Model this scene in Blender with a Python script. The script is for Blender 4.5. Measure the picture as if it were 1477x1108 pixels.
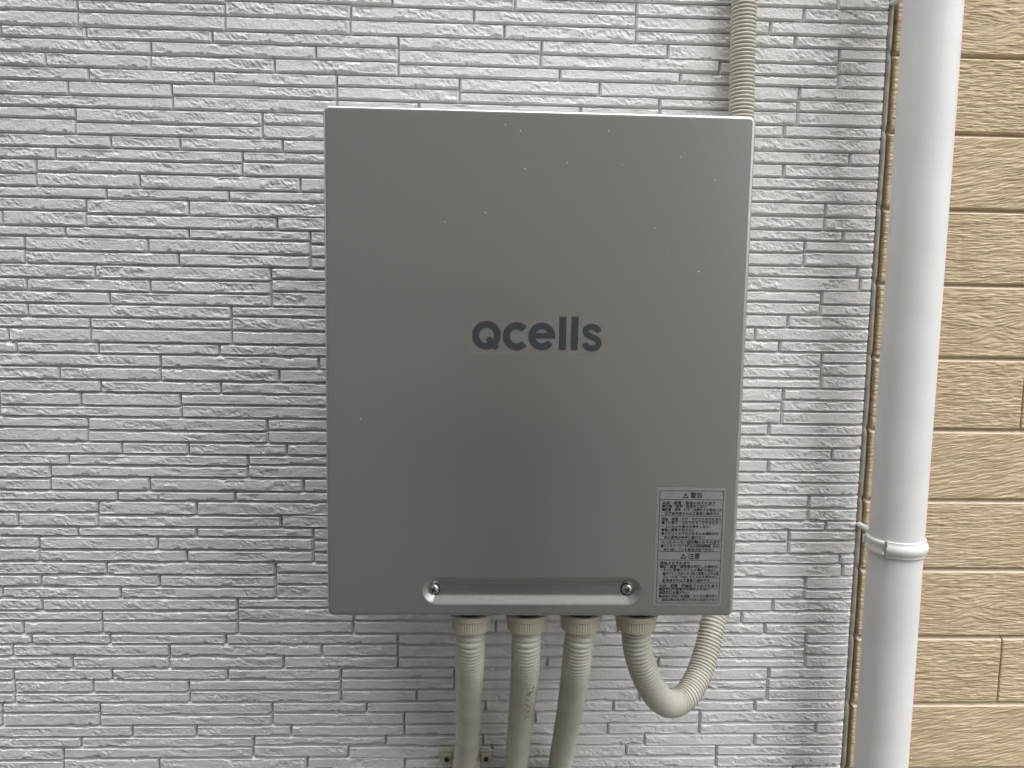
import bpy, bmesh, math, random
import numpy as np
from mathutils import Vector, Matrix

for o in list(bpy.data.objects): bpy.data.objects.remove(o)
S = bpy.context.scene
C = S.collection
random.seed(7)

# ------------------------------------------------------------------ camera
IW, IH, FPX = 1477.0, 1108.0, 1080.0
PITCH, YAW, ROLL, DIST = 0.10067627, 0.03720763, -0.01611779, 1.14446273
EYE = 1.62                                   # camera height above the ground

def cam_axes():
    cp, sp, cy, sy = math.cos(PITCH), math.sin(PITCH), math.cos(YAW), math.sin(YAW)
    f = Vector((sy*cp, cy*cp, -sp)); r = Vector((cy, -sy, 0)); d = f.cross(r)
    cr, sr = math.cos(ROLL), math.sin(ROLL)
    return cr*r + sr*d, -sr*r + cr*d, f
AX_R, AX_D, AX_F = cam_axes()
CAM = Vector((0, -DIST, EYE))

def at(px, py, y=0.0):
    """the point of the plane Y = y that the photograph shows at pixel (px, py)"""
    v = AX_R*((px-IW/2)/FPX) + AX_D*((py-IH/2)/FPX) + AX_F
    return CAM + v*((y-CAM.y)/v.y)

def to_px(p):
    v = Vector(p) - CAM
    z = v.dot(AX_F)
    return IW/2 + FPX*v.dot(AX_R)/z, IH/2 + FPX*v.dot(AX_D)/z

cd = bpy.data.cameras.new('camera'); cam = bpy.data.objects.new('camera', cd); C.objects.link(cam)
m = Matrix((AX_R, -AX_D, -AX_F)).transposed().to_4x4(); m.translation = CAM
cam.matrix_world = m
cd.sensor_width = 36.0; cd.lens = 36.0*FPX/IW; cd.clip_start = 0.01; cd.clip_end = 500
S.camera = cam

# ------------------------------------------------------------------ sky, sun, exposure
SUN_EL, SUN_AZ = 66.0, 12.0      # degrees; azimuth measured from straight out of the wall (-Y) towards +X
w = bpy.data.worlds.new('World'); S.world = w; w.use_nodes = True
nt = w.node_tree; nt.nodes.clear()
sky = nt.nodes.new('ShaderNodeTexSky'); sky.sky_type = 'NISHITA'; sky.sun_disc = False
sky.sun_elevation = math.radians(SUN_EL)
sdir = Vector((math.sin(math.radians(SUN_AZ))*math.cos(math.radians(SUN_EL)),
               -math.cos(math.radians(SUN_AZ))*math.cos(math.radians(SUN_EL)), math.sin(math.radians(SUN_EL))))
sky.sun_rotation = math.atan2(sdir.x, sdir.y)
sky.dust_density = 4.0; sky.air_density = 1.0; sky.ozone_density = 1.0
hs = nt.nodes.new('ShaderNodeHueSaturation'); hs.inputs['Saturation'].default_value = 0.16
bg = nt.nodes.new('ShaderNodeBackground'); bg.inputs['Strength'].default_value = 0.15
ow = nt.nodes.new('ShaderNodeOutputWorld')
nt.links.new(sky.outputs[0], hs.inputs['Color']); nt.links.new(hs.outputs[0], bg.inputs[0]); nt.links.new(bg.outputs[0], ow.inputs[0])
sl = bpy.data.lights.new('sun', 'SUN'); sl.energy = 1.5; sl.angle = math.radians(70); sl.color = (1.0, 0.99, 0.975)
so = bpy.data.objects.new('sun', sl); C.objects.link(so); so.location = (2, -3, 6)
so.rotation_euler = sdir.to_track_quat('Z', 'Y').to_euler()
S.render.engine = 'CYCLES'
S.view_settings.view_transform = 'Standard'; S.view_settings.look = 'None'
S.view_settings.gamma = 1.0; S.view_settings.exposure = 1.3
S.view_settings.use_curve_mapping = False

# ------------------------------------------------------------------ materials
def mat(name, color, rough=0.6, metal=0.0, var=0.0, vscale=40.0, bump=0.0, bscale=300.0, bdist=0.001, spec=0.5, coat=0.0, stretch=(1, 1, 1)):
    M = bpy.data.materials.new(name); M.use_nodes = True
    n = M.node_tree; b = n.nodes['Principled BSDF']
    b.inputs['Base Color'].default_value = (*color, 1); b.inputs['Roughness'].default_value = rough
    b.inputs['Metallic'].default_value = metal; b.inputs['Specular IOR Level'].default_value = spec
    b.inputs['Coat Weight'].default_value = coat
    tc = n.nodes.new('ShaderNodeTexCoord'); mp = n.nodes.new('ShaderNodeMapping'); mp.inputs['Scale'].default_value = stretch
    gm = n.nodes.new('ShaderNodeNewGeometry')
    n.links.new(gm.outputs['Position'], mp.inputs['Vector'])
    if var > 0:
        no = n.nodes.new('ShaderNodeTexNoise'); no.inputs['Scale'].default_value = vscale; no.inputs['Detail'].default_value = 5
        n.links.new(mp.outputs[0], no.inputs['Vector'])
        cr = n.nodes.new('ShaderNodeValToRGB')
        cr.color_ramp.elements[0].position = 0.3; cr.color_ramp.elements[1].position = 0.7
        cr.color_ramp.elements[0].color = (*[c*(1-var) for c in color], 1)
        cr.color_ramp.elements[1].color = (*[min(1, c*(1+var)) for c in color], 1)
        n.links.new(no.outputs[0], cr.inputs[0]); n.links.new(cr.outputs[0], b.inputs['Base Color'])
    if bump > 0:
        nb = n.nodes.new('ShaderNodeTexNoise'); nb.inputs['Scale'].default_value = bscale; nb.inputs['Detail'].default_value = 3
        n.links.new(mp.outputs[0], nb.inputs['Vector'])
        bp = n.nodes.new('ShaderNodeBump'); bp.inputs['Strength'].default_value = bump; bp.inputs['Distance'].default_value = bdist
        n.links.new(nb.outputs[0], bp.inputs['Height']); n.links.new(bp.outputs[0], b.inputs['Normal'])
    return M

M_STONE = mat('white_stone_siding', (0.75, 0.752, 0.74), 0.72, var=0.05, vscale=9, bump=0.9, bscale=480, bdist=0.0011, spec=0.35)
M_BACK = mat('siding_groove', (0.60, 0.60, 0.57), 0.85, var=0.05)
M_SEAL = mat('sealant', (0.30, 0.29, 0.255), 0.7, var=0.25, vscale=60, bump=0.3, bscale=200)
M_DARK = mat('dark_gap', (0.03, 0.027, 0.023), 0.9)
M_BOX = mat('silver_grey_paint', (0.27, 0.272, 0.262), 0.26, metal=0.75, var=0.0, bump=0.16, bscale=1100, bdist=0.0003, spec=0.5)
M_PVC = mat('beige_conduit', (0.555, 0.54, 0.47), 0.5, var=0.09, vscale=22, bump=0.1, bscale=400, bdist=0.0004)
M_NUT = mat('beige_nut', (0.53, 0.50, 0.39), 0.55, var=0.06, vscale=40)
M_PIPE = mat('white_pipe', (0.72, 0.725, 0.72), 0.33, var=0.05, vscale=9, bump=0.05, bscale=25, bdist=0.002)
M_CLAMP = mat('painted_clamp', (0.72, 0.73, 0.71), 0.38, var=0.03, vscale=60)
M_STEEL = mat('screw_steel', (0.62, 0.61, 0.58), 0.28, metal=1.0, bump=0.15, bscale=900, bdist=0.0004)
M_BLACK = mat('black_rubber', (0.02, 0.02, 0.018), 0.6)
M_INK = mat('charcoal_print', (0.045, 0.055, 0.06), 0.45)
M_PRINT = mat('black_print', (0.02, 0.02, 0.02), 0.5)
M_LABEL = mat('grey_label', (0.42, 0.42, 0.405), 0.38, metal=0.6, var=0.05, vscale=90)
M_GROUND = mat('concrete_ground', (0.11, 0.105, 0.095), 0.9, var=0.2, vscale=3, bump=0.4, bscale=60, bdist=0.004)
M_NEIGH = mat('neighbour_render', (0.33, 0.33, 0.32), 0.85, var=0.06, vscale=2)
M_ROOF = mat('neighbour_roof', (0.06, 0.06, 0.065), 0.6)
M_GLASS = mat('window_glass', (0.03, 0.035, 0.04), 0.08)
M_FRAME = mat('window_frame', (0.10, 0.10, 0.10), 0.4)

# metallic flake and settled grit on the cabinet paint
n = M_BOX.node_tree; b = n.nodes['Principled BSDF']; gm = [x for x in n.nodes if x.bl_idname == 'ShaderNodeNewGeometry'][0]
fl = n.nodes.new('ShaderNodeTexNoise'); fl.inputs['Scale'].default_value = 900; fl.inputs['Detail'].default_value = 2
n.links.new(gm.outputs['Position'], fl.inputs['Vector'])
cr = n.nodes.new('ShaderNodeValToRGB')
cr.color_ramp.elements[0].position = 0.35; cr.color_ramp.elements[1].position = 0.68
cr.color_ramp.elements[0].color = (0.39, 0.391, 0.377, 1); cr.color_ramp.elements[1].color = (0.50, 0.501, 0.482, 1)
n.links.new(fl.outputs[0], cr.inputs[0])
n.links.new(cr.outputs[0], b.inputs['Base Color'])

# wood-look siding: printed streak colour on modelled grain
def wood_mat():
    M = bpy.data.materials.new('wood_grain_siding'); M.use_nodes = True
    n = M.node_tree; b = n.nodes['Principled BSDF']; b.inputs['Roughness'].default_value = 0.68; b.inputs['Specular IOR Level'].default_value = 0.3
    g = n.nodes.new('ShaderNodeNewGeometry'); mp = n.nodes.new('ShaderNodeMapping'); mp.inputs['Scale'].default_value = (7, 1, 110)
    n.links.new(g.outputs['Position'], mp.inputs['Vector'])
    no = n.nodes.new('ShaderNodeTexNoise'); no.inputs['Scale'].default_value = 2.2; no.inputs['Detail'].default_value = 6; no.inputs['Distortion'].default_value = 0.6
    n.links.new(mp.outputs[0], no.inputs['Vector'])
    cr = n.nodes.new('ShaderNodeValToRGB')
    e = cr.color_ramp.elements
    e[0].position = 0.30; e[0].color = (0.36, 0.268, 0.16, 1)
    e[1].position = 0.72; e[1].color = (0.63, 0.515, 0.355, 1)
    k = e.new(0.5); k.color = (0.51, 0.405, 0.262, 1)
    n.links.new(no.outputs[0], cr.inputs[0]); n.links.new(cr.outputs[0], b.inputs['Base Color'])
    n2 = n.nodes.new('ShaderNodeTexNoise'); n2.inputs['Scale'].default_value = 6; n2.inputs['Detail'].default_value = 4
    n.links.new(mp.outputs[0], n2.inputs['Vector'])
    bp = n.nodes.new('ShaderNodeBump'); bp.inputs['Strength'].default_value = 0.5; bp.inputs['Distance'].default_value = 0.0008
    n.links.new(n2.outputs[0], bp.inputs['Height']); n.links.new(bp.outputs[0], b.inputs['Normal'])
    return M
M_WOOD = wood_mat()
M_WOODEDGE = mat('wood_siding_painted_edge', (0.62, 0.51, 0.395), 0.6, var=0.04, vscale=30)

M_GRIT = mat('pale_grit', (0.7, 0.69, 0.64), 0.8)
# clear film under the logo
M_FILM = mat('clear_film', (0.36, 0.36, 0.345), 0.3, var=0.25, vscale=1.0, stretch=(14, 1, 260))
M_FILM.node_tree.nodes['Principled BSDF'].inputs['Alpha'].default_value = 0.2

# ------------------------------------------------------------------ helpers
def tag(o, label=None, cat=None, group=None, kind=None):
    if label: o['label'] = label
    if cat: o['category'] = cat
    if group: o['group'] = group
    if kind: o['kind'] = kind
    return o

def empty(name, loc=(0, 0, 0), **k):
    o = bpy.data.objects.new(name, None); C.objects.link(o); o.location = loc; o.empty_display_size = 0.05
    return tag(o, **k)

def link(name, me, M, parent=None, loc=None):
    o = bpy.data.objects.new(name, me); C.objects.link(o)
    if M is not None and not me.materials: me.materials.append(M)
    if loc is not None: o.location = loc
    if parent is not None:
        o.parent = parent                      # parents sit unrotated: child location is relative to them
        if loc is not None:
            pl = Vector((0, 0, 0)); q = parent
            while q is not None: pl += q.location; q = q.parent
            o.location = Vector(loc) - pl
        else:
            pl = Vector((0, 0, 0)); q = parent
            while q is not None: pl += q.location; q = q.parent
            o.location = -pl
    return o

def np_mesh(name, V, Q, smooth=True, mats=None):
    """V (n,3) vertices, Q (m,4) quads"""
    V = np.asarray(V, np.float32); Q = np.asarray(Q, np.int32)
    me = bpy.data.meshes.new(name)
    me.vertices.add(len(V)); me.vertices.foreach_set('co', V.ravel())
    me.loops.add(Q.size); me.loops.foreach_set('vertex_index', Q.ravel())
    me.polygons.add(len(Q)); me.polygons.foreach_set('loop_start', np.arange(0, Q.size, 4, dtype=np.int32))
    if mats is not None: me.polygons.foreach_set('material_index', np.asarray(mats, np.int32))
    me.polygons.foreach_set('use_smooth', np.ones(len(Q), bool)*smooth)
    me.update(calc_edges=True)
    return me

def grid_quads(nz, nx, off=0):
    i = np.arange(nz*nx).reshape(nz, nx)
    return np.stack([i[:-1, :-1], i[:-1, 1:], i[1:, 1:], i[1:, :-1]], -1).reshape(-1, 4) + off

def bm_mesh(name, bm, smooth=False):
    me = bpy.data.meshes.new(name); bm.normal_update(); bm.to_mesh(me); bm.free()
    if smooth:
        for p in me.polygons: p.use_smooth = True
    return me

def box(bm, x0, x1, y0, y1, z0, z1, bevel=0.0, seg=2):
    r = bmesh.ops.create_cube(bm, size=1.0)
    vs = r['verts']
    for v in vs: v.co = Vector(((x0+x1)/2 + v.co.x*(x1-x0), (y0+y1)/2 + v.co.y*(y1-y0), (z0+z1)/2 + v.co.z*(z1-z0)))
    if bevel > 0:
        es = list({e for v in vs for e in v.link_edges})
        bmesh.ops.bevel(bm, geom=es, offset=bevel, segments=seg, affect='EDGES', profile=0.5)

def lathe(bm, prof, seg, org, axis='Z', a0=0.0, a1=2*math.pi, knurl=0, kd=0.0, krange=None):
    """prof: list of (r, h). revolve about an axis through org"""
    full = abs(a1-a0-2*math.pi) < 1e-6
    ns = seg if full else seg+1
    rows = []
    for (r, h) in prof:
        row = []
        for i in range(ns):
            a = a0 + (a1-a0)*i/seg
            rr = r
            if knurl and krange and krange[0] <= h <= krange[1]: rr = r - (kd if (i % 2) else 0)
            ca, sa = math.cos(a)*rr, math.sin(a)*rr
            p = Vector((ca, sa, h)) if axis == 'Z' else Vector((ca, h, sa))
            row.append(bm.verts.new(p + Vector(org)))
        rows.append(row)
    for a, c in zip(rows[:-1], rows[1:]):
        for i in range(ns if full else ns-1):
            j = (i+1) % ns
            bm.faces.new((a[i], a[j], c[j], c[i]) if axis == 'Z' else (a[j], a[i], c[i], c[j]))
    return rows

# ------------------------------------------------------------------ noise
_T = np.random.RandomState(11).rand(256, 256)
def vnoise(x, y, s=0):
    x = x + s*17.13; y = y + s*5.71
    xi = np.floor(x).astype(int); yi = np.floor(y).astype(int)
    fx = x-xi; fy = y-yi
    fx = fx*fx*fx*(fx*(fx*6-15)+10); fy = fy*fy*fy*(fy*(fy*6-15)+10)
    a = _T[xi % 256, yi % 256]; b = _T[(xi+1) % 256, yi % 256]
    c = _T[xi % 256, (yi+1) % 256]; d = _T[(xi+1) % 256, (yi+1) % 256]
    return (a*(1-fx)+b*fx)*(1-fy) + (c*(1-fx)+d*fx)*fy
def fbm(x, y, s=0, o=3):
    r = 0; a = 0.5; t = 0
    for k in range(o):
        r = r + a*vnoise(x*2**k, y*2**k, s+k*3); t += a; a *= 0.5
    return r/t
def sstep(a, b, x):
    t = np.clip((x-a)/(b-a), 0, 1); return t*t*(3-2*t)

# ------------------------------------------------------------------ the ground and what stands across the passage
bm = bmesh.new(); bmesh.ops.create_grid(bm, x_segments=8, y_segments=8, size=80)
g = link('ground', bm_mesh('ground', bm), M_GROUND); tag(g, kind='structure')


# house across the passage: its shaded wall is what the cabinet and pipe mirror
NX0, NX1, NY, NH = -9.0, 1.4, -2.45, 6.0
nb = empty('neighbouring_house', ((NX0+NX1)/2, NY-2.5, 0), label='pale grey rendered house across the narrow passage', cat='house')
bm = bmesh.new(); box(bm, NX0, NX1, NY-5.0, NY, 0, NH); wl = link('wall', bm_mesh('wall', bm), M_NEIGH, nb)
bm = bmesh.new()
vs = [bm.verts.new(p) for p in ((NX0-.4, NY+.35, NH+.01), (NX1+.4, NY+.35, NH+.01), (NX1+.4, NY-5.35, NH+.01), (NX0-.4, NY-5.35, NH+.01), (NX0+1.8, NY-2.5, NH+1.3), (NX1-1.8, NY-2.5, NH+1.3))]
for f in ((0, 1, 5, 4), (1, 2, 5), (2, 3, 4, 5), (3, 0, 4), (3, 2, 1, 0)): bm.faces.new([vs[i] for i in f])
link('roof', bm_mesh('roof', bm), M_ROOF, nb)
for wx, wz in ((-2.6, 1.1), (-2.6, 3.7), (-6.2, 3.7)):
    bm = bmesh.new()
    for a in ((wx-.5, wx-.45, wz, wz+1.1), (wx+.45, wx+.5, wz, wz+1.1), (wx-.449, wx+.449, wz, wz+.05), (wx-.449, wx+.449, wz+1.05, wz+1.1), (wx-.02, wx+.02, wz+.051, wz+1.049)):
        box(bm, a[0], a[1], NY+.002, NY+.06, a[2], a[3])
    wn = link('window', bm_mesh('window', bm), M_FRAME, nb)
    bm = bmesh.new(); box(bm, wx-.449, wx+.449, NY+.004, NY+.03, wz+.051, wz+1.049); link('pane', bm_mesh('pane', bm), M_GLASS, wn)

# the person taking the picture, mirrored as a soft dark shape in the cabinet door
M_SKIN = mat('skin', (0.30, 0.20, 0.15), 0.6); M_COAT = mat('dark_work_jacket', (0.022, 0.024, 0.028), 0.85, var=0.1, vscale=20)
M_TROU = mat('dark_trousers', (0.03, 0.032, 0.04), 0.85); M_HAIR = mat('black_hair', (0.012, 0.011, 0.01), 0.5); M_SHOE = mat('work_shoes', (0.02, 0.02, 0.02), 0.6)
PXX, PYY = 0.075, -1.60
H = EYE - 0.02
def person():
    J = {'pel': (0, 0, .52*H, .125, .105), 'waist': (0, 0, .60*H, .115, .09), 'chest': (0, -.01, .72*H, .145, .10), 'ster': (0, 0, .80*H, .12, .085), 'neck': (0, .02, .845*H, .05, .05), 'head0': (0, .045, .885*H, .062, .072), 'head1': (0, .05, .94*H, .074, .09), 'head2': (0, .04, .985*H, .05, .06)}
    E = [('pel', 'waist'), ('waist', 'chest'), ('chest', 'ster'), ('ster', 'neck'), ('neck', 'head0'), ('head0', 'head1'), ('head1', 'head2')]
    for s, sx in (('l', -1), ('r', 1)):
        J.update({s+'sh': (sx*.175, -.01, .80*H, .066, .064), s+'el': (sx*.275, .13, .70*H, .056, .054), s+'wr': (sx*.105, .40, .845*H, .027, .024), s+'palm': (sx*.098, .437, .875*H, .036, .017),
                  s+'hip': (sx*.085, 0, .49*H, .085, .09), s+'kn': (sx*.10, .015, .275*H, .056, .058), s+'an': (sx*.105, -.01, .055*H, .040, .042), s+'toe': (sx*.12, .15, .022*H, .040, .025)})
        E += [('ster', s+'sh'), (s+'sh', s+'el'), (s+'el', s+'wr'), (s+'wr', s+'palm'), ('pel', s+'hip'), (s+'hip', s+'kn'), (s+'kn', s+'an'), (s+'an', s+'toe')]
        for q, (dz, ln) in enumerate(((.024, .9), (.009, 1.0), (-.006, .95), (-.020, .8))):
            a, b2 = s+'f%da' % q, s+'f%db' % q
            J[a] = (sx*.085, .465, .892*H+dz, .0085, .0085); J[b2] = (sx*(.085-.05*ln), .472, .895*H+dz, .0075, .0075)
            E += [(s+'palm', a), (a, b2)]
        J[s+'t1'] = (sx*.088, .425, .850*H, .010, .010); J[s+'t2'] = (sx*.060, .438, .858*H, .009, .009)
        E += [(s+'wr', s+'t1'), (s+'t1', s+'t2')]
    names = list(J); me = bpy.data.meshes.new('person')
    me.from_pydata([J[k][:3] for k in names], [(names.index(a), names.index(b2)) for a, b2 in E], [])
    o = bpy.data.objects.new('tmp', me); C.objects.link(o)
    md = o.modifiers.new('skin', 'SKIN'); md.use_smooth_shade = True
    for i, k in enumerate(names): me.skin_vertices[0].data[i].radius = J[k][3:5]
    me.skin_vertices[0].data[0].use_root = True
    sb = o.modifiers.new('sub', 'SUBSURF'); sb.levels = 2; sb.render_levels = 2
    bpy.context.view_layer.update()
    out = bpy.data.meshes.new_from_object(o.evaluated_get(bpy.context.evaluated_depsgraph_get()))
    bpy.data.objects.remove(o)
    out.materials.clear()
    for M in (M_COAT, M_TROU, M_SKIN, M_SHOE): out.materials.append(M)
    for p in out.polygons:
        c = p.center; p.use_smooth = True
        p.material_index = 3 if c.z < .05*H else 1 if c.z < .53*H and abs(c.y) < .2 else 2 if (c.z > .845*H and c.y < .3) or c.y > .385 else 0
    return out
pm = person()
per = link('person', pm, None, None, (PXX, PYY, 0))
tag(per, label='person in dark jacket and trousers holding up a phone, mirrored in the cabinet door', cat='person')
bm = bmesh.new(); bmesh.ops.create_uvsphere(bm, u_segments=24, v_segments=16, radius=1.0)
for v in list(bm.verts):
    if v.co.z < -0.25 or (v.co.y > 0.55 and v.co.z < 0.5): bm.verts.remove(v)
for v in bm.verts: v.co = Vector((v.co.x*.086, .028+v.co.y*.104, .945*H+v.co.z*.092))
link('hair', bm_mesh('hair', bm, True), M_HAIR, per, (PXX, PYY, 0))
# the phone in the hands, its lens at the camera's own position
bm = bmesh.new(); box(bm, -0.062, 0.090, -DIST-0.0155, -DIST-0.0075, EYE-0.060, EYE+0.014, 0.003, 2)
ph = link('phone', bm_mesh('phone', bm), M_BLACK); tag(ph, label='black phone held up in both hands by the person', cat='phone')

# ------------------------------------------------------------------ white split-stone siding
PER = 0.455
ZR0 = EYE + 0.3763                          # datum of the board pattern
ROWS = [-1, 18.5, 38.8, 57.5, 76, 95, 113, 133.2, 152, 169.5, 189, 209, 227, 247, 266, 283.5, 303, 321, 341, 360, 379.5, 398, 417.5, 437]
STEPS = {  # course lines that jump at some joints: (from x mm, depth mm)
 0: [(-132, 1), (77, 2.3), (371, 5), (523, -1.5)], 1: [(-132, 21.5), (372, 23), (524, 18.3)],
 3: [(-222, 55.6), (-43, 59), (254, 60.5), (464, 57)], 4: [(-999, 78), (-459, 75)], 6: [(-999, 111.5), (-600, 115.5), (-330, 112.7)],
 9: [(-361, 166.8), (-123, 170), (345, 172)], 10: [(-999, 190.7), (-659, 187.7), (-123, 191), (321, 189)],
 12: [(-999, 224.7), (-208, 228), (418, 230)], 13: [(-999, 243.5), (-590, 247), (-311, 245), (-2, 250)],
 15: [(-999, 281), (-263, 285), (485, 282.5)], 16: [(-999, 300), (-680, 302), (-263, 304.5)],
 18: [(-999, 342), (-322, 338), (-1, 343), (515, 341)], 19: [(-999, 361), (-322, 356.7), (0, 360), (516, 362.7)],
 21: [(-999, 399.5), (-382, 394.7), (-201, 396.5), (231, 399.5)], 22: [(-999, 416), (232, 419.5)]}
JOINTS = [
  [-489, -252, -132, 77, 345, 525], [-639, -490, -312, -132, 106, 286, 526], [-730, -579, -400, -222, -42, 166, 467],
  [-729, -609, -461, -222, -42, 256, 466], [-730, -460, -222, -102, 138, 257, 466], [-750, -600, -331, -182, 8, 215, 447],
  [-601, -331, -122, 89, 357], [-551, -451, -302, -122, 207, 357, 550], [-631, -361, -151, 5, 268, 449],
  [-659, -362, -211, 20, 238, 387], [-660, -511, -277, -121, 131, 387], [-560, -382, -213, -60, 87, 222, 517],
  [-590, -441, -209, -5, 140, 326, 517], [-591, -312, -90, 110, 284, 547], [-622, -442, -263, -106, 91, 275, 488],
  [-681, -502, -263, -127, 69, 268, 488], [-682, -458, -263, -84, 88, 297, 573], [-581, -322, -118, 107, 259, 578],
  [-501, -322, -106, 123, 382, 519], [-740, -561, -322, -129, 46, 239, 518], [-681, -382, -141, 38, 217, 468],
  [-591, -382, -201, -22, 217, 418], [-711, -591, -382, -202, 23, 218, 457], [-580, -401, -132, 78, 266, 525]]
XEND = 598                                   # right end of the white boards (mm)
XBEG = -1500

def course(r, x):
    if r == 24: return 455 + course(0, x)
    z = ROWS[r]
    for x0, v in STEPS.get(r, []):
        if x >= x0-12: z = v
    return z

RELH, BEV = 7.2, 3.2                         # relief and bevel of a strip, mm
def strip_grid(wd, ht, seed, step, right_end=False):
    """vertices (nz, nx, 3) in metres of one strip centred at the origin, face towards -Y; flat flags of its quads"""
    gap = 0.35
    def lines(L, st):
        n = max(2, int(round((L-2*BEV)/st)))
        return np.concatenate([[gap, BEV-0.5, BEV], np.linspace(BEV+0.15, L-BEV-0.15, n+1), [L-BEV, L-gap]])
    xs = lines(wd, step); zs = lines(ht, min(step, 1.25))
    X, Z = np.meshgrid(xs, zs)
    ox = seed*37.7; oz = seed*11.9
    kind = (seed*7919) % 5
    # ragged chips along the long edges
    def chip(t, s):
        a = vnoise(t/26.0, t*0+s, s); c = fbm(t/6.0, t*0+s*2.1, s+5, 3)
        return np.clip((a-0.67)*10, 0, 1)*np.clip(c-0.25, 0, 1)*4.5 + np.clip(c-0.35, 0, 1)*0.5
    bt = BEV + chip(X+ox, seed % 19+1)*(0.6 if kind < 3 else 1.1)
    bb = BEV - 0.5 + chip(X+ox+500, seed % 23+2)*(0.7 if kind % 2 else 1.3)
    fr = np.minimum(np.minimum((ht-gap-Z)/(bt-gap), (Z-gap)/(bb-gap)), np.minimum((X-gap)/(BEV-gap), (wd-gap-X)/(1.3 if right_end else BEV-gap)))
    base = np.clip(fr, 0, 1)
    # split face: diagonal tool marks, broken terraces, fine grit
    ca, sa = math.cos(-0.62), math.sin(-0.62)
    u = (X+ox)*ca + (Z+oz)*sa; v = -(X+ox)*sa + (Z+oz)*ca
    warp = fbm((X+ox)/14, (Z+oz)/14, 31, 2)*5
    marks = fbm(u/6.0, (v+warp)/1.7, 3, 2) - 0.5
    lump = fbm((X+ox)/24, (Z+oz)/11, 9, 3) + 0.10*marks
    t = (lump-0.2)*6.5
    terr = np.floor(t) + sstep(0.84, 1.0, t-np.floor(t))
    zone = sstep(0.38, 0.62, vnoise((X+ox)/34, (Z+oz)/60, 77)) * (0.6+0.4*vnoise(X*0+ox/50, X*0, 5))
    fine = fbm((X+ox)/1.5, (Z+oz)/1.5, 21, 2)-0.5
    rel = marks*2.1*(0.25+0.75*zone) + (terr-2.0)*0.55*(0.25+0.75*zone) + fine*0.7 - 0.15
    h = RELH*base + rel*np.clip((fr-1.0)*4, 0, 1)
    flat = (base < 1)
    fq = flat[:-1, :-1] | flat[1:, :-1] | flat[:-1, 1:] | flat[1:, 1:]
    return np.stack([(X-wd/2)/1000, (RELH-h)/1000, (Z-ht/2)/1000], -1), fq.ravel()

rs = random.Random(5)
stone_wall = empty('stone_pattern_wall', (-0.45, 0.1, 0), label='white house wall of thin split-stone strips behind the grey cabinet', cat='wall')
# all strips of one 455 mm board, left to right
board = []
for r in range(24):
    js = list(JOINTS[r])
    x = js[0]
    while True:
        nx = x - rs.choice([120, 150, 180, 210, 240, 270])
        if nx < XBEG: break
        js.insert(0, nx); x = nx
    js = [XBEG] + js + [XEND]
    for a, c in zip(js[:-1], js[1:]):
        mid = (a+c)/2
        board.append((a, c, course(r, mid), course(r+1, mid)))
FY = -0.29                                   # plane of the cabinet's front
_tl, _tr, _br, _bl = at(467.5, 149, FY), at(1092, 168, FY), at(1057.5, 891, FY), at(469.5, 888, FY)
BOX = dict(x0=(_tl.x+_bl.x)/2, x1=(_tr.x+_br.x)/2, z0=(_bl.z+_br.z)/2, z1=(_tl.z+_tr.z)/2, yf=FY, yb=-0.045)
pieces = []
for k in range(-1, 4):
    for i, (a, c, zt, zb) in enumerate(board):
        top = ZR0 + 0.0 - k*PER - zt/1000; bot = ZR0 - k*PER - zb/1000
        p0 = to_px((a/1000, 0, top)); p1 = to_px((c/1000, 0, bot))
        x0, x1 = max(0, p0[0]), min(IW, p1[0]); y0, y1 = max(0, p0[1]), min(IH, p1[1])
        area = 0.0
        if x1 > x0 and y1 > y0:
            n = 12; vis = 0
            for q in range(n):
                xx = x0 + (x1-x0)*(q+0.5)/n; yy = (y0+y1)/2
                hid = 470 < xx < 1088-(yy-172)*0.055 and 153 < yy < 886
                vis += not hid
            area = (x1-x0)*(y1-y0)*vis/n
        pieces.append((area, k, i, a, c, top, bot))
pieces.sort(key=lambda t: -t[0])
cache = {}
NV, NQ, NF, noff = [], [], [], 0
for rank, (area, k, i, a, c, top, bot) in enumerate(pieces):
    ctr = Vector(((a+c)/2000, 0, (top+bot)/2))
    re = (c == XEND)
    if rank < 300 and area > 0:
        if i not in cache:
            G, fq = strip_grid(c-a, (top-bot)*1000, i+1, 1.25, re)
            cache[i] = np_mesh('stone_strip', G.reshape(-1, 3), grid_quads(*G.shape[:2]), smooth=~fq)
        link('stone_strip', cache[i], M_STONE, stone_wall, ctr)
    else:
        G, fq = strip_grid(c-a, (top-bot)*1000, i+1, 1.25 if area > 0 else 5.0, re); NF.append(~fq)
        NV.append(G.reshape(-1, 3) + np.array(ctr)); NQ.append(grid_quads(*G.shape[:2], off=noff)); noff += G.shape[0]*G.shape[1]
o = link('stone_strips', np_mesh('stone_strips', np.concatenate(NV), np.concatenate(NQ), smooth=np.concatenate(NF)), M_STONE, stone_wall)
tag(o, kind='stuff')
bm = bmesh.new(); box(bm, XBEG/1000, 0.5955, 0.0074, 0.10, 0.0, ZR0+PER+0.002)
link('backing_board', bm_mesh('backing_board', bm), M_BACK, stone_wall)
bm = bmesh.new(); box(bm, XBEG/1000, 0.6115, 0.030, 0.102, ZR0+PER+0.004, 5.4); box(bm, -6.0, XBEG/1000-0.002, 0.0, 0.102, 0.0, 5.4)
link('upper_wall', bm_mesh('upper_wall', bm), M_STONE, stone_wall)

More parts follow.
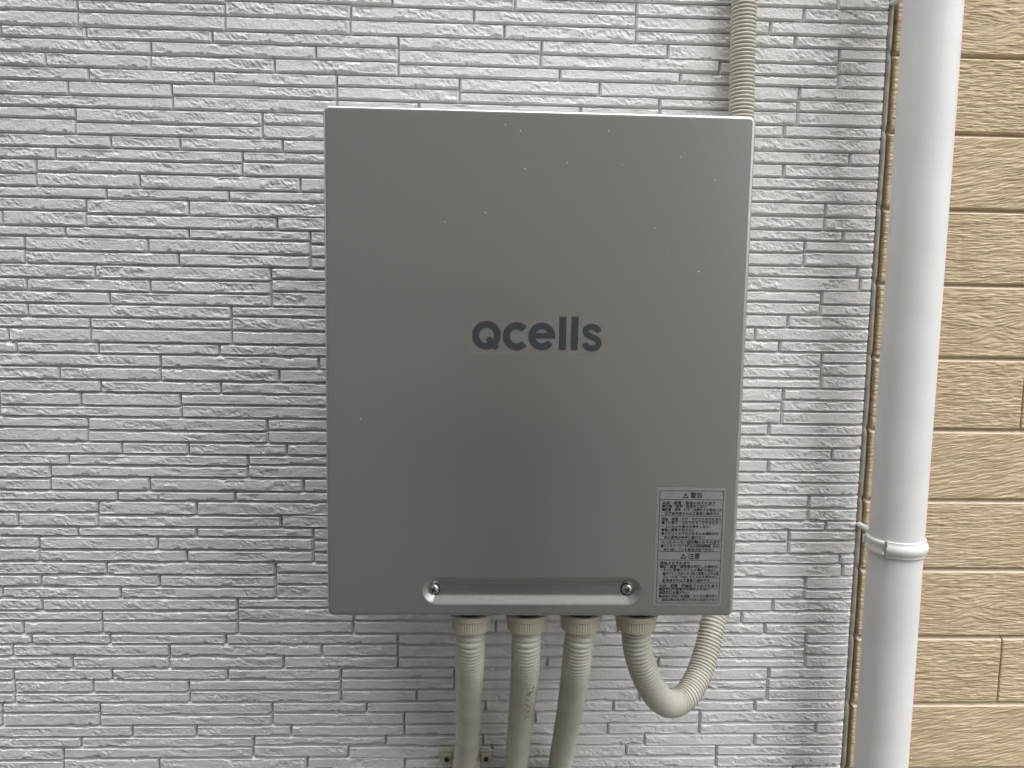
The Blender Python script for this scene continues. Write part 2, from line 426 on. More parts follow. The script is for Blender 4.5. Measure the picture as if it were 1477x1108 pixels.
# sealant joint at the corner, pinched where the plank grooves run in
ZG0 = EYE + 0.39016                         # first plank groove
zs = np.arange(0.02, 2.35, 0.004)
ph = ((ZG0-zs) % (PER/4))/(PER/4); dd = np.minimum(ph, 1-ph)*PER/4*1000
prof = np.linspace(0, 1, 9)
V = []
for z, d in zip(zs, dd):
    wob = (vnoise(np.array(z*30), np.array(1.0), 3)-0.5)*1.2
    pin = 1-0.45*math.exp(-(d/4.0)**2)
    for t in prof:
        x = 598.2 + wob*0.2 + t*(7.2*(0.72+0.28*pin) + wob*0.5)
        y = 4.2 - 2.2*math.sin(math.pi*t)**0.7*pin + (2.0 if t in (0, 1) else 0) + (1-pin)*4
        V.append((x/1000, y/1000, z))
me = np_mesh('sealant', V, grid_quads(len(zs), 9))
link('sealant_bead', me, M_SEAL, stone_wall)

# ------------------------------------------------------------------ wood-grain planks
wood_wall = empty('wood_pattern_wall', (1.2, 0.1, 0), label='tan wood-grain plank wall behind the white downpipe', cat='wall')
def plank_grid(x0, x1, seed, step=1.9):
    ht = 113.75; wd = x1-x0; g = 0.3; bt = 5.2; bb = 3.6; bs = 1.2
    xs = np.concatenate([[g, bs], np.linspace(bs+0.6, wd-bs-0.6, int(wd/step)), [wd-bs, wd-g]])
    zs = np.concatenate([[g, bb*0.5, bb*0.95], np.linspace(bb+0.2, ht-bt-0.2, 140), [ht-bt*0.95, ht-bt*0.5, ht-g]])
    X, Z = np.meshgrid(xs, zs); ox = x0 + seed*311.0; oz = seed*97.0
    xx, zz = X+ox, Z+oz
    fr = np.minimum(np.minimum((ht-g-Z)/bt, (Z-g)/bb), np.minimum((X-g)/bs, (wd-g-X)/bs)); base = np.clip(fr, 0, 1)
    warp = (fbm(xx/90, zz/40, 41, 2)-0.5)*7 + (fbm(xx/11, zz/5, 43, 2)-0.5)*2.2
    sl = [0.02, 0.22, 0.03, 0.0][seed % 4]
    v = zz + warp - sl*xx
    if seed % 4 == 3:                                    # a knot with grain sweeping round it
        kx, kz = ox+185, oz+50
        rr = np.hypot((xx-kx)/1.7, zz-kz); v = v + 12*np.exp(-(rr/20)**2)*np.sign(zz-kz)
    rough = [0.55, 0.9, 0.75, 0.8][seed % 4]
    grain = fbm(xx/(24*rough), v/1.45, 51, 2)-0.5
    ridg = 1-np.abs(2*fbm(xx/(26*rough), v/2.3, 57, 2)-1)
    cut = (fbm(xx/6.0, zz/60+xx*0, 63, 2)-0.5)
    saw = [0.3, 0.3, 1.0, 0.8][seed % 4]
    lump = fbm(xx/9, zz/4, 67, 2)-0.5
    rel = grain*1.9 + (ridg-0.7)*0.8 + cut*0.9*saw + lump*[1.2, 0.5, 0.7, 0.6][seed % 4]
    h = 9.0*base + (rel-0.5)*np.clip((fr-0.9)*8, 0, 1)
    return np.stack([X/1000, (9.0-h)/1000, (Z-ht)/1000], -1)
pc = {}
for k in range(-3, 14):
    top = ZG0 - k*PER/4 - 0.0015
    if top - PER/4 < 0: continue
    j = k % 4
    parts = [(609, 851), (851, 1300)] if j == 0 else [(609, 1300)]
    for (a, c) in parts:
        if (j, a) not in pc:
            G = plank_grid(a, c, j)
            nz, nx = G.shape[:2]
            mi = np.zeros((nz-1, nx-1), int); mi[-3:] = 1
            me = np_mesh('plank', G.reshape(-1, 3), grid_quads(nz, nx), mats=mi.ravel())
            me.materials.append(M_WOOD); me.materials.append(M_WOODEDGE)
            pc[(j, a)] = me
        link('plank', pc[(j, a)], None, wood_wall, (a/1000, 0.0005, top))
bm = bmesh.new(); box(bm, 0.6085, 3.2, 0.0097, 0.10, 0, ZG0+3*PER/4)
link('backing_board', bm_mesh('backing_board', bm), M_WOODEDGE, wood_wall)
bm = bmesh.new(); box(bm, 0.5960, 0.6080, 0.016, 0.098, 0.0, ZG0+3*PER/4)
link('joint_backer', bm_mesh('joint_backer', bm), M_DARK, wood_wall)
bm = bmesh.new(); box(bm, 0.6120, 3.2, 0.0, 0.10, ZG0+3*PER/4+0.002, 5.4); box(bm, 1.3005, 3.2, 0.0, 0.007, 0, ZG0+3*PER/4)
link('upper_wall', bm_mesh('upper_wall', bm), M_WOODEDGE, wood_wall)

# ------------------------------------------------------------------ the grey cabinet
X0, X1, ZB, ZT, YF, YB = BOX['x0'], BOX['x1'], BOX['z0'], BOX['z1'], BOX['yf'], BOX['yb']
cab = empty('wall_cabinet', ((X0+X1)/2, -0.13, ZB), label='large grey metal power cabinet with dark lettering on the stone wall', cat='electrical cabinet')
def rrect(x0, x1, z0, z1, r, seg=6):
    pts = []
    for cx, cz, a in ((x1-r, z1-r, 0), (x0+r, z1-r, 90), (x0+r, z0+r, 180), (x1-r, z0+r, 270)):
        for i in range(seg+1):
            t = math.radians(a+90*i/seg); pts.append((cx+r*math.cos(t), cz+r*math.sin(t)))
    return pts
def stadium(cx, cz, hw, hh, seg=14):
    pts = []
    for sx, a in ((1, -90), (-1, 90)):
        for i in range(seg+1):
            t = math.radians(a+180*i/seg); pts.append((cx+sx*(hw-hh)+hh*math.cos(t), cz+hh*math.sin(t)))
    return pts
bm = bmesh.new()
def loop(pts, y): return [bm.verts.new((x, y, z)) for x, z in pts]
def bridge(A, B):
    n = len(A)
    return [bm.faces.new((A[i], A[(i+1) % n], B[(i+1) % n], B[i])) for i in range(n)]
RB = 0.0046
loops = [loop(rrect(X0, X1, ZB, ZT, 0.008), YB), loop(rrect(X0, X1, ZB, ZT, 0.008), YF+RB)]
for a in (22.5, 45, 67.5, 90):
    t = math.radians(a); ins = RB*(1-math.cos(t)); dy = RB*(1-math.sin(t))
    loops.append(loop(rrect(X0+ins, X1-ins, ZB+ins, ZT-ins, max(0.008-ins, 0.003)), YF+dy))
for A, B in zip(loops[:-1], loops[1:]): bridge(A, B)
_ra, _rb = at(609, 832, FY), at(925, 873.5, FY)
RCX, RCZ, RHW, RHH = (_ra.x+_rb.x)/2, (_ra.z+_rb.z)/2, (_rb.x-_ra.x)/2, (_ra.z-_rb.z)/2
ring = [loop(stadium(RCX, RCZ, RHW, RHH), YF)]
for (ins, dy) in ((0.0008, 0.0002), (0.0022, 0.0010), (0.0088, 0.0062), (0.0102, 0.0071), (0.0115, 0.0073)):
    ring.append(loop(stadium(RCX, RCZ, RHW-ins, RHH-ins), YF+dy))
for A, B in zip(ring[:-1], ring[1:]): bridge(A, B)
floor_face = bm.faces.new(ring[-1])
edges = []
for L in (loops[-1], ring[0]):
    for i in range(len(L)):
        e = bm.edges.get((L[i], L[(i+1) % len(L)]))
        edges.append(e)
flat = [f for f in bmesh.ops.triangle_fill(bm, edges=edges, use_beauty=True, use_dissolve=False)['geom'] if isinstance(f, bmesh.types.BMFace)]
bm.faces.new(list(loops[0]))
bmesh.ops.recalc_face_normals(bm, faces=bm.faces)
for f in bm.faces: f.smooth = True
for f in bm.faces:
    if all(abs(v.co.y-YF) < 1e-6 for v in f.verts) or f is floor_face: f.smooth = False
me = bm_mesh('cover', bm)

cover = link('cover', me, M_BOX, cab)
# rear mounting plate
bm = bmesh.new(); box(bm, X0+0.04, X1-0.04, YB+0.0005, -0.0015, ZB+0.05, ZT-0.05)
link('mounting_plate', bm_mesh('mounting_plate', bm), M_STEEL, cab)
# two cross-head screws in the recess
for spx in (625, 905):
    sp_ = at(spx, 850.5, FY+0.005); ctr = Vector((sp_.x, YF+0.0073, sp_.z))
    bm = bmesh.new()
    lathe(bm, [(0.0066, 0.0), (0.0066, -0.0012), (0.0061, -0.0024), (0.0048, -0.0034), (0.0028, -0.0041), (0.00001, -0.0043)], 24, (0, 0, 0), 'Y')
    sc = link('screw', bm_mesh('screw', bm, True), M_STEEL, cab, ctr)
    bm = bmesh.new()
    for a in (0.5, 0.5+math.pi/2):
        r = bmesh.ops.create_cube(bm, size=1.0)
        for v in r['verts']:
            v.co = Matrix.Rotation(a, 4, 'Y') @ Vector((v.co.x*0.0072, v.co.y*0.0016-0.0037, v.co.z*0.0016))
    link('cross_slot', bm_mesh('cross_slot', bm), M_BLACK, sc, ctr)
    bm = bmesh.new(); lathe(bm, [(0.0080, 0), (0.0080, -0.0008), (0.0065, -0.0008)], 24, (0, 0, 0), 'Y')
    link('washer', bm_mesh('washer', bm, True), M_BLACK, sc, ctr)

# logo film and letters: drawn in the enlarged photograph's own units, then laid on the cover
def lg(x, y, dy): return at(660+x/6.154, 440+y/6.154, YF-dy)
def prism(bm, pts, d0, d1):
    A = [bm.verts.new(lg(x, y, d0)) for x, y in pts]; B = [bm.verts.new(lg(x, y, d1)) for x, y in pts]
    f = bm.faces.new(B); n = len(A)
    for i in range(n): bm.faces.new((A[i], A[(i+1) % n], B[(i+1) % n], B[i]))
def ribbon(bm, pts, wd, d0, d1, closed=False):
    n = len(pts); L, R = [], []
    for i in range(n):
        p0 = pts[(i-1) % n] if (closed or i > 0) else pts[i]; p1 = pts[(i+1) % n] if (closed or i < n-1) else pts[i]
        t = Vector((p1[0]-p0[0], p1[1]-p0[1])).normalized(); nn = Vector((-t.y, t.x))*wd/2
        L.append((pts[i][0]+nn.x, pts[i][1]+nn.y)); R.append((pts[i][0]-nn.x, pts[i][1]-nn.y))
    m = n if closed else n-1
    vl = [bm.verts.new(lg(*p, d1)) for p in L]; vr = [bm.verts.new(lg(*p, d1)) for p in R]
    for i in range(m):
        j = (i+1) % n; bm.faces.new((vl[i], vl[j], vr[j], vr[i]))
def arc(cx, cy, rx, ry, a0, a1, n=40): return [(cx+rx*math.cos(math.radians(a0+(a1-a0)*i/n)), cy+ry*math.sin(math.radians(a0+(a1-a0)*i/n))) for i in range(n+1)]
bm = bmesh.new()
prism(bm, [(110, 140), (893, 140), (893, 90), (1085, 90), (1085, 147), (1300, 150), (1297, 444), (1040, 440), (118, 430)], 0.0001, 0.00022)
film = link('logo_film', bm_mesh('logo_film', bm), M_FILM, cab)
letters = {}
def letter(nm, fn):
    bm = bmesh.new(); fn(bm); bmesh.ops.recalc_face_normals(bm, faces=bm.faces); link('letter', bm_mesh('letter', bm), M_INK, film)
def L_Q(bm):
    ribbon(bm, arc(257, 268, 97, 97, 0, 360, 64)[:-1], 60, 0.0003, 0.0004, True); ribbon(bm, [(266, 292), (353, 385)], 50, 0.0003, 0.00046)
def L_c(bm): ribbon(bm, arc(524, 277, 91, 94, 42, 318, 50), 62, 0.0003, 0.0004)
def L_e(bm):
    ribbon(bm, arc(748, 278, 90, 93, 36, 365, 56), 60, 0.0003, 0.0004); ribbon(bm, [(672, 272), (866, 274)], 46, 0.0003, 0.00046)
def L_l(bm): ribbon(bm, [(936, 104), (930, 399)], 63, 0.0003, 0.0004)
def L_l2(bm): ribbon(bm, [(1044, 104), (1034, 400)], 63, 0.0003, 0.0004)
def catmull(P, n=6):
    out = []
    for i in range(len(P)-1):
        p0, p1, p2, p3 = P[max(i-1, 0)], P[i], P[i+1], P[min(i+2, len(P)-1)]
        for k in range(n):
            t = k/n
            out.append(tuple(0.5*((2*p1[c]) + (-p0[c]+p2[c])*t + (2*p0[c]-5*p1[c]+4*p2[c]-p3[c])*t*t + (-p0[c]+3*p1[c]-3*p2[c]+p3[c])*t**3) for c in range(len(p1))))
    return out + [tuple(P[-1])]
def L_s(bm): ribbon(bm, catmull([(1251, 240), (1240, 212), (1195, 192), (1150, 205), (1135, 235), (1152, 265), (1195, 285), (1238, 307), (1252, 340), (1235, 372), (1192, 386), (1148, 372), (1133, 338)]), 52, 0.0003, 0.0004)
for nm, fn in (('Q', L_Q), ('c', L_c), ('e', L_e), ('l', L_l), ('l2', L_l2), ('s', L_s)): letter(nm, fn)

# grit stuck to the paint
bm = bmesh.new()
for gx_, gz_, gr in ((420, 58, .8), (610, 58, .8), (430, 140, 1.1), (522, 127, .9), (345, 235, .7), (710, 268, .9), (805, 362, .8), (840, 165, .6), (388, 45, .6), (75, 680, .7), (765, 115, .6), (257, 255, .6), (640, 132, .5), (92, 912, .5)):
    c_ = at(470+gx_*0.668, 150+gz_*0.668, YF)
    r = bmesh.ops.create_icosphere(bm, subdivisions=1, radius=0.00075*gr)
    for v in r['verts']: v.co = Vector((c_.x+v.co.x, YF+v.co.y*0.4, c_.z+v.co.z))
tag(link('grit_specks', bm_mesh('grit_specks', bm, True), M_GRIT, cab), kind='stuff')

# warning label
_la, _lb = at(949.1, 707.8, FY), at(1040, 869.7, FY)
LX0, LX1, LZ0, LZ1 = _la.x, at(1040, 790, FY).x, _lb.z, _la.z
LX0 = at(949.1, 790, FY).x
bm = bmesh.new(); box(bm, LX0-0.0035, LX1+0.003, YF-0.00025, YF-0.00005, LZ0-0.0035, LZ1+0.0035)
lab = link('warning_label', bm_mesh('warning_label', bm), M_LABEL, cab); lab['label'] = 'grey warning label with black Japanese print'
def zy(v): return LZ1 - (v-48)/(1042-48)*(LZ1-LZ0)
bm = bmesh.new(); lw = 0.0005; d = YF-0.0005
def bar(x0, x1, z0, z1):
    vs = [bm.verts.new(p) for p in ((x0, d, z0), (x1, d, z0), (x1, d, z1), (x0, d, z1))]; bm.faces.new(vs)
for v in (48, 125, 268, 478, 583, 658, 862, 1042): bar(LX0, LX1, zy(v)-lw/2, zy(v)+lw/2)
d = YF-0.00052
for x in (LX0, LX1): bar(x-lw*0.6, x+lw*0.6, LZ0-lw/2, LZ1+lw/2)
def triangle(cx, cz, s):
    ps = [(cx, cz+s), (cx+s*1.05, cz-s*0.75), (cx-s*1.05, cz-s*0.75)]; ins = [(cx, cz+s*0.58), (cx+s*0.68, cz-s*0.53), (cx-s*0.68, cz-s*0.53)]
    A = [bm.verts.new((x, d, z)) for x, z in ps]; B = [bm.verts.new((x, d, z)) for x, z in ins]
    for i in range(3): bm.faces.new((A[i], A[(i+1) % 3], B[(i+1) % 3], B[i]))
    bar(cx-s*0.09, cx+s*0.09, cz-s*0.1, cz+s*0.38); bar(cx-s*0.09, cx+s*0.09, cz-s*0.4, cz-s*0.22)
triangle(LX0+0.0305, zy(90), 0.0035); triangle(LX0+0.0305, zy(626), 0.0035)
link('rule_lines', bm_mesh('rule_lines', bm), M_PRINT, lab)
TEXT = [(88, 0.036, 0.0062, '警告', 0), (155, 0.003, 0.0038, '火災・感電・事故のおそれあり', 1), (185, 0.003, 0.0034, '■分解・修理・改造をしない', 0),
 (215, 0.003, 0.0034, '■設置・修理・保守・点検をする場合には', 0), (248, 0.0065, 0.0034, '必ず販売店または工事店に連絡する', 0),
 (297, 0.003, 0.0038, '故障・破損・けが・やけどのおそれあり', 1), (330, 0.003, 0.0034, '■上に乗る・ぶら下がる・寄りかかる・', 0), (363, 0.003, 0.0034, '・上にものを乗せる等をしない', 0),
 (392, 0.003, 0.0034, '■強い衝撃を与えない', 0), (425, 0.003, 0.0034, '■やけどのおそれがあるため運転中や', 0), (457, 0.0065, 0.0034, '停止直後は本体に触れない', 0),
 (500, 0.003, 0.0038, 'ペースメーカー誤作動のおそれあり', 1), (535, 0.003, 0.0034, '■ペースメーカーや植込み型除細動器（ICD）', 0), (567, 0.0065, 0.0034, 'を使用している場合は近づかない', 0),
 (625, 0.036, 0.0062, '注意', 0), (687, 0.003, 0.0038, '故障のおそれあり', 1), (718, 0.003, 0.0034, '■煙・異臭・異常音が発生した場合は、', 0),
 (748, 0.0065, 0.0034, 'すぐに蓄電システムの運転を停止し、', 0), (780, 0.0065, 0.0034, '屋内ブレーカボックス内の蓄電システム用', 0), (810, 0.0065, 0.0034, 'ブレーカを「OFF」にしたのち速やかに、', 0),
 (842, 0.0065, 0.0034, '販売店または工事店に連絡する', 0), (890, 0.003, 0.0038, '火災・感電・機能低下のおそれあり', 1), (920, 0.003, 0.0034, '■放熱口や配管から物を入れない', 0),
 (950, 0.003, 0.0034, '■放熱口を塞がない', 0), (982, 0.003, 0.0034, '■本体の周辺に給湯器・エアコン室外機の', 0), (1015, 0.0065, 0.0034, '排気口等の熱が発生するものを近づけない', 0)]
ul = bmesh.new()
for (v, dx, size, s, under) in TEXT:
    cu = bpy.data.curves.new('print', 'FONT'); cu.body = s; cu.size = size*1.2; cu.resolution_u = 1; cu.offset = 0.00007
    t = bpy.data.objects.new('print', cu); C.objects.link(t)
    bpy.context.view_layer.update()
    me = bpy.data.meshes.new_from_object(t.evaluated_get(bpy.context.evaluated_depsgraph_get()))
    bpy.data.objects.remove(t)
    if len(me.vertices):
        co = np.empty(len(me.vertices)*3, np.float32); me.vertices.foreach_get('co', co); co = co.reshape(-1, 3)
        wdt = co[:, 0].max()-co[:, 0].min()
        k = min(1.0, (LX1-LX0-dx-0.002)/wdt)
        nx = co[:, 0]*k; nz = co[:, 1]
        out = np.stack([nx, np.zeros_like(nx), nz], -1); me.vertices.foreach_set('co', out.ravel()); me.update()
        me.materials.clear()
        link('print_line', me, M_PRINT, lab, (LX0+dx, YF-0.0006, zy(v)-size*0.38))
        if under:
            d = YF-0.0005; bm = ul; zz = zy(v)-size*0.62; bar(LX0+dx, LX0+dx+wdt*k, zz-0.00018, zz+0.00018)
link('underlines', bm_mesh('underlines', ul), M_PRINT, lab)

# ------------------------------------------------------------------ conduits
def sweep(path, rad, pitch, depth, seg=36, per=8, flat=None):
    """corrugated tube along a dense polyline"""
    P = np.array(path); L = np.concatenate([[0], np.cumsum(np.linalg.norm(np.diff(P, axis=0), axis=1))])
    n = int(L[-1]/pitch)*per; s = np.linspace(0, L[-1], n+1)
    Q = np.stack([np.interp(s, L, P[:, i]) for i in range(3)], -1)
    ker = np.ones(9)/9
    for i in range(3):
        e = np.concatenate([np.full(4, Q[0, i]), Q[:, i], np.full(4, Q[-1, i])]); 
        Q[1:-1, i] = np.convolve(e, ker, 'valid')[1:-1]
    T = np.gradient(Q, axis=0); T /= np.linalg.norm(T, axis=1)[:, None]
    U = np.cross(T, np.array([0, 1, 0.0])); 
    U /= np.linalg.norm(U, axis=1)[:, None]; W = np.cross(T, U)
    ang = np.arange(seg)*2*np.pi/seg
    ph = (np.arange(n+1) % per)/per
    prof = -np.exp(-((ph-0.5)/0.17)**2)
    R = rad + depth*prof
    V = Q[:, None, :] + R[:, None, None]*(np.cos(ang)[None, :, None]*U[:, None, :] + np.sin(ang)[None, :, None]*W[:, None, :])
    i = np.arange((n+1)*seg).reshape(n+1, seg); j = np.roll(i, -1, axis=1)
    F = np.stack([i[:-1], i[1:], j[1:], j[:-1]], -1).reshape(-1, 4)
    return np_mesh('corrugated_tube', V.reshape(-1, 3), F)
def px_path(pts):
    """(px, py, depth from wall) -> smooth dense world path"""
    W = [tuple(at(x, y, -dp)) for x, y, dp in pts]
    return catmull(W, 12)
RC = 0.0182
GY = 0.255
def gland(parent, gx):
    bm = bmesh.new(); z = ZB
    lathe(bm, [(0.0175, -0.0250), (0.0232, -0.0243), (0.0243, -0.0228), (0.0252, -0.0095), (0.0266, -0.0082), (0.0271, -0.004), (0.0262, -0.0025), (0.0185, -0.002)],
          96, (gx, -GY, z-0.0045), 'Z', knurl=1, kd=0.0006, krange=(-0.0235, -0.009))
    bmesh.ops.recalc_face_normals(bm, faces=bm.faces)
    nut = link('connector_nut', bm_mesh('connector_nut', bm, False), M_NUT, parent)
    bm = bmesh.new(); lathe(bm, [(0.019, -0.0070), (0.0225, -0.0063), (0.0225, 0.0), (0.01, 0.0)], 32, (gx, -GY, z-0.0002), 'Z')
    bmesh.ops.recalc_face_normals(bm, faces=bm.faces)
    link('locking_ring', bm_mesh('locking_ring', bm, True), M_BLACK, nut)
def gl(px): return at(px, 905, -GY).x
runs = [
 ('cream corrugated conduit held by the two-bolt saddle clamp below the cabinet', gl(679), [(678.3, 930, .255), (677.6, 965, .235), (676.5, 1000, .180), (675, 1050, .085), (673, 1085, .036), (672.3, 1106, .0225), (670.5, 1150, .021), (665, 1250, .021), (655, 1480, .021), (640, 1800, .021)]),
 ('cream corrugated conduit with dark scuffs beside the saddle-clamped conduit', gl(759.5), [(759, 930, .255), (757.5, 965, .238), (754.5, 1005, .185), (750, 1050, .110), (744, 1106, .040), (738, 1160, .022), (731, 1250, .021), (718, 1480, .021), (698, 1800, .021)]),
 ('cream corrugated conduit leaning away, between the scuffed one and the U-bend', gl(837), [(834.5, 930, .255), (830, 970, .238), (824.5, 1010, .185), (817.5, 1050, .115), (807, 1106, .042), (798, 1160, .022), (787, 1250, .021), (768, 1480, .021), (740, 1800, .021)])]
conduits = []
# the same plastic with dark rub marks on one conduit
M_SCUFF = M_PVC.copy(); M_SCUFF.name = 'scuffed_conduit'
n = M_SCUFF.node_tree; b = n.nodes['Principled BSDF']; src = b.inputs['Base Color'].links[0].from_socket
g2 = n.nodes.new('ShaderNodeNewGeometry'); sp = n.nodes.new('ShaderNodeSeparateXYZ'); n.links.new(g2.outputs['Position'], sp.inputs[0])
def mth(op, a, v=None, bsock=None):
    k = n.nodes.new('ShaderNodeMath'); k.operation = op; n.links.new(a, k.inputs[0])
    if bsock is not None: n.links.new(bsock, k.inputs[1])
    elif v is not None: k.inputs[1].default_value = v
    return k.outputs[0]
p_ = at(761, 1005, -0.195)
mp2 = n.nodes.new('ShaderNodeMapping'); mp2.inputs['Scale'].default_value = (1, 0.4, 1.6); n.links.new(g2.outputs['Position'], mp2.inputs['Vector'])
nz2 = n.nodes.new('ShaderNodeTexNoise'); nz2.inputs['Scale'].default_value = 230; nz2.inputs['Detail'].default_value = 4; n.links.new(mp2.outputs[0], nz2.inputs['Vector'])
mx_ = mth('LESS_THAN', mth('ABSOLUTE', mth('SUBTRACT', sp.outputs[0], p_.x)), 0.0055)
mz_ = mth('LESS_THAN', mth('ABSOLUTE', mth('SUBTRACT', sp.outputs[2], p_.z)), 0.045)
mk = mth('MULTIPLY', mth('MULTIPLY', mth('GREATER_THAN', nz2.outputs[0], 0.565), None, mx_), None, mz_)
mxc = n.nodes.new('ShaderNodeMix'); mxc.data_type = 'RGBA'; n.links.new(mth('MULTIPLY', mk, 0.8), mxc.inputs[0]); n.links.new(src, mxc.inputs[6]); mxc.inputs[7].default_value = (0.12, 0.11, 0.09, 1)
n.links.new(mxc.outputs[2], b.inputs['Base Color'])
for lb, gx, pts in runs:
    e = empty('conduit', (gx, -GY, ZB), label=lb, cat='conduit', group='conduits under the cabinet')
    up = [(gx, -GY, ZB-0.006), (gx, -GY, ZB-0.03)]
    path = catmull(up + [tuple(at(x, y, -dp)) for x, y, dp in pts], 12)
    link('corrugated_tube', sweep(path, RC, 0.0048, 0.0021), M_SCUFF if 'scuffs' in lb else M_PVC, e)
    gland(e, gx); conduits.append(e)
gx = gl(917)
e = empty('conduit', (gx, -GY, ZB), label='cream corrugated conduit in a U-bend that climbs the wall behind the cabinet', cat='conduit', group='conduits under the cabinet')
pts = [(919.5, 935, .252), (928, 966, .242), (940, 992, .225), (954, 1010, .200), (972, 1015, .170), (992, 1001, .148), (1008, 973, .122), (1018.5, 940, .100), (1027, 905, .080), (1034, 870, .058), (1042, 800, .026), (1049, 600, .024), (1058.5, 350, .024), (1069, 170, .024), (1071.5, 60, .024), (1073.5, 0, .024), (1077, -120, .024), (1086, -420, .024)]
path = catmull([(gx, -GY, ZB-0.006), (gx, -GY, ZB-0.028)] + [tuple(at(x, y, -dp)) for x, y, dp in pts], 14)
link('corrugated_tube', sweep(path, RC, 0.0054, 0.0038), M_PVC, e)
gland(e, gx)

# saddle clamp round the first conduit
cc = at(672.6, 1102, -0.021)
sad = empty('saddle_clamp', (cc.x, -0.003, cc.z), label='cream plastic saddle clamp with two bolts around a conduit', cat='pipe clamp')
bm = bmesh.new()
hw = 0.010
for (r0, r1) in ((0.0190, 0.0212),):
    seg = 24; rows = []
    prof = [(r0, -hw), (r1-0.0006, -hw), (r1, -hw+0.0015), (r1+0.0008, -hw+0.0035), (r1, -hw+0.006), (r1, hw-0.006), (r1+0.0008, hw-0.0035), (r1, hw-0.0015), (r1-0.0006, hw), (r0, hw)]
    lathe(bm, prof, seg, (cc.x, -0.021, cc.z), 'Z', math.pi, 2*math.pi)
for sx in (-1, 1):
    box(bm, cc.x+sx*0.0201-0.0011, cc.x+sx*0.0201+0.0011, -0.021, -0.002, cc.z-hw, cc.z+hw)
bmesh.ops.recalc_face_normals(bm, faces=bm.faces)
link('strap', bm_mesh('strap', bm), M_NUT, sad)
for sx in (-1, 1):
    bm = bmesh.new(); x = cc.x + sx*0.0315
    box(bm, min(cc.x+sx*0.0213, cc.x+sx*0.0435), max(cc.x+sx*0.0213, cc.x+sx*0.0435), -0.0045, -0.0006, cc.z-0.0085, cc.z+0.0125, 0.0015, 2)
    box(bm, x-0.0082, x+0.0082, -0.0095, -0.0047, cc.z-0.0075, cc.z+0.0085, 0.0018, 2)
    lg_ = link('mounting_ear', bm_mesh('mounting_ear', bm), M_NUT, sad)
    bm = bmesh.new(); lathe(bm, [(0.0038, -0.0002), (0.0038, -0.0016), (0.003, -0.0022), (0.0015, -0.0014), (0.00001, -0.0012)], 16, (x, -0.0095, cc.z+0.0005), 'Y')
    link('bolt', bm_mesh('bolt', bm, True), M_BLACK, lg_)

# ------------------------------------------------------------------ downpipe with its wall clamps
PY = -0.097; PR = 0.0370
pt, pb = at(1348.7, 0, PY), at(1267.6, 1106, PY)
PX = (pt.x+pb.x)/2
pipe = empty('downpipe', (PX, PY, 0), label='white round plastic downpipe standing in front of the siding corner', cat='downpipe')
bm = bmesh.new()
prof = [(PR, 0.0), (PR, 0.4), (PR, 1.0), (PR, 2.0), (PR, 3.2), (PR, 5.2)]
lathe(bm, prof, 64, (PX, PY, 0), 'Z')
bmesh.ops.recalc_face_normals(bm, faces=bm.faces)
link('pipe', bm_mesh('pipe', bm, True), M_PIPE, pipe)

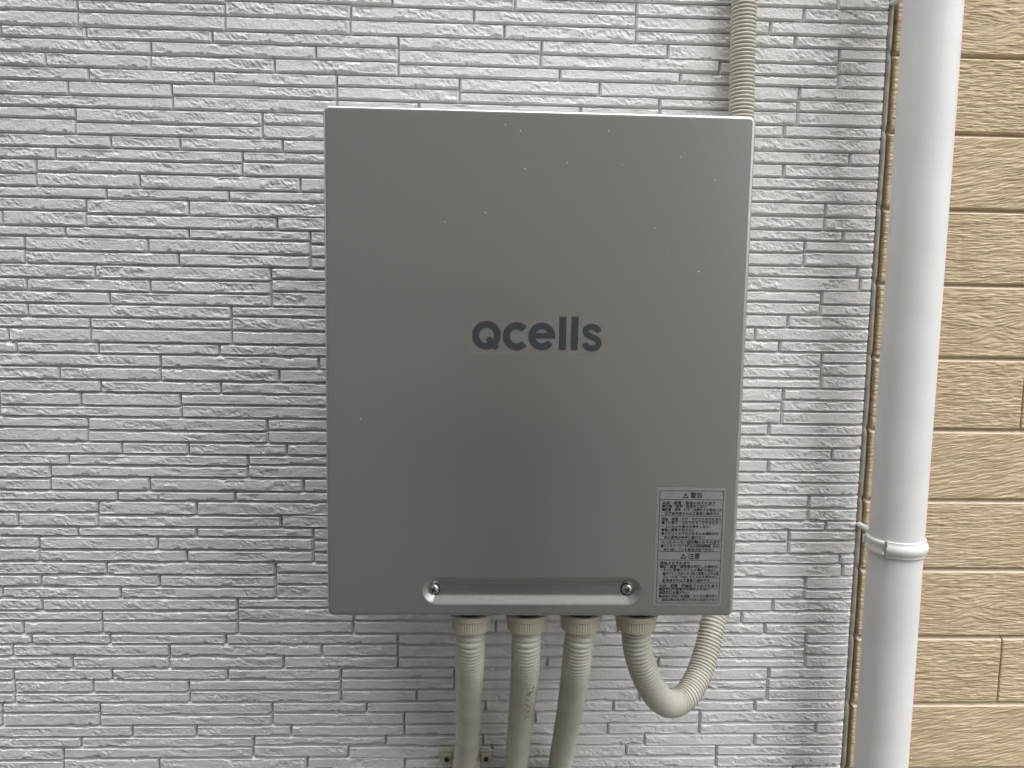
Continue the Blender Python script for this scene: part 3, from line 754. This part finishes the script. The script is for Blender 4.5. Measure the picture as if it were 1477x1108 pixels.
def wall_clamp(z, label):
    c = empty('pipe_clamp', (0.6, 0, z), label=label, cat='pipe clamp', group='clamps holding the downpipe')
    bm = bmesh.new()
    R = PR
    prof = [(R+0.0004, -0.0125), (R+0.0019, -0.0125), (R+0.0022, -0.0105), (R+0.0022, -0.0085), (R+0.0038, -0.0062), (R+0.0053, -0.003), (R+0.0056, 0.0), (R+0.0053, 0.003),
            (R+0.0038, 0.0062), (R+0.0022, 0.0085), (R+0.0022, 0.0105), (R+0.0019, 0.0125), (R+0.0004, 0.0125)]
    lathe(bm, prof, 60, (PX, PY, z), 'Z', math.radians(-137), math.radians(118))
    bmesh.ops.recalc_face_normals(bm, faces=bm.faces)
    link('front_band', bm_mesh('front_band', bm, True), M_CLAMP, c)
    bm = bmesh.new()
    prof2 = [(R+0.0004, -0.0115), (R+0.0018, -0.0115), (R+0.0040, -0.0075), (R+0.0026, -0.004), (R+0.0022, 0.0), (R+0.0026, 0.004), (R+0.0040, 0.0075), (R+0.0018, 0.0115), (R+0.0004, 0.0115)]
    lathe(bm, prof2, 40, (PX, PY, z), 'Z', math.radians(121), math.radians(220.5))
    # short tabs of the hinge reaching over the front band's end
    for h0, h1 in ((0.0045, 0.0105), (-0.0105, -0.0045)):
        lathe(bm, [(R+0.0024, h0), (R+0.0046, h0), (R+0.0046, h1), (R+0.0024, h1)], 6, (PX, PY, z), 'Z', math.radians(216), math.radians(226))
    bmesh.ops.recalc_face_normals(bm, faces=bm.faces)
    hb = link('hinged_band', bm_mesh('hinged_band', bm, True), M_CLAMP, c)
    bm = bmesh.new()
    a = math.radians(222.5)
    r = bmesh.ops.create_cone(bm, cap_ends=True, segments=12, radius1=0.0022, radius2=0.0022, depth=0.024)
    bmesh.ops.translate(bm, verts=r['verts'], vec=(PX+(R+0.0036)*math.cos(a), PY+(R+0.0036)*math.sin(a), z))
    link('hinge_pin', bm_mesh('hinge_pin', bm), M_STEEL, hb)
    bm = bmesh.new()
    ya, yb = 0.028, PY+R*0.62
    r = bmesh.ops.create_cone(bm, cap_ends=True, segments=14, radius1=0.0042, radius2=0.0042, depth=ya-yb)
    bmesh.ops.rotate(bm, verts=r['verts'], matrix=Matrix.Rotation(math.pi/2, 3, 'X'))
    bmesh.ops.translate(bm, verts=r['verts'], vec=(0.6015, (ya+yb)/2, z))
    box(bm, 0.570, 0.6085, PY+R*0.62+0.0002, PY+R*0.62+0.0060, z-0.006, z+0.006, 0.001, 1)
    link('wall_spike', bm_mesh('wall_spike', bm), M_CLAMP, c)
    return c
ZC = EYE - 0.3345
wall_clamp(ZC, 'white painted pipe clamp hooked round the downpipe below the cabinet label height')
wall_clamp(EYE+0.4620, 'white painted pipe clamp on the downpipe above cabinet height')
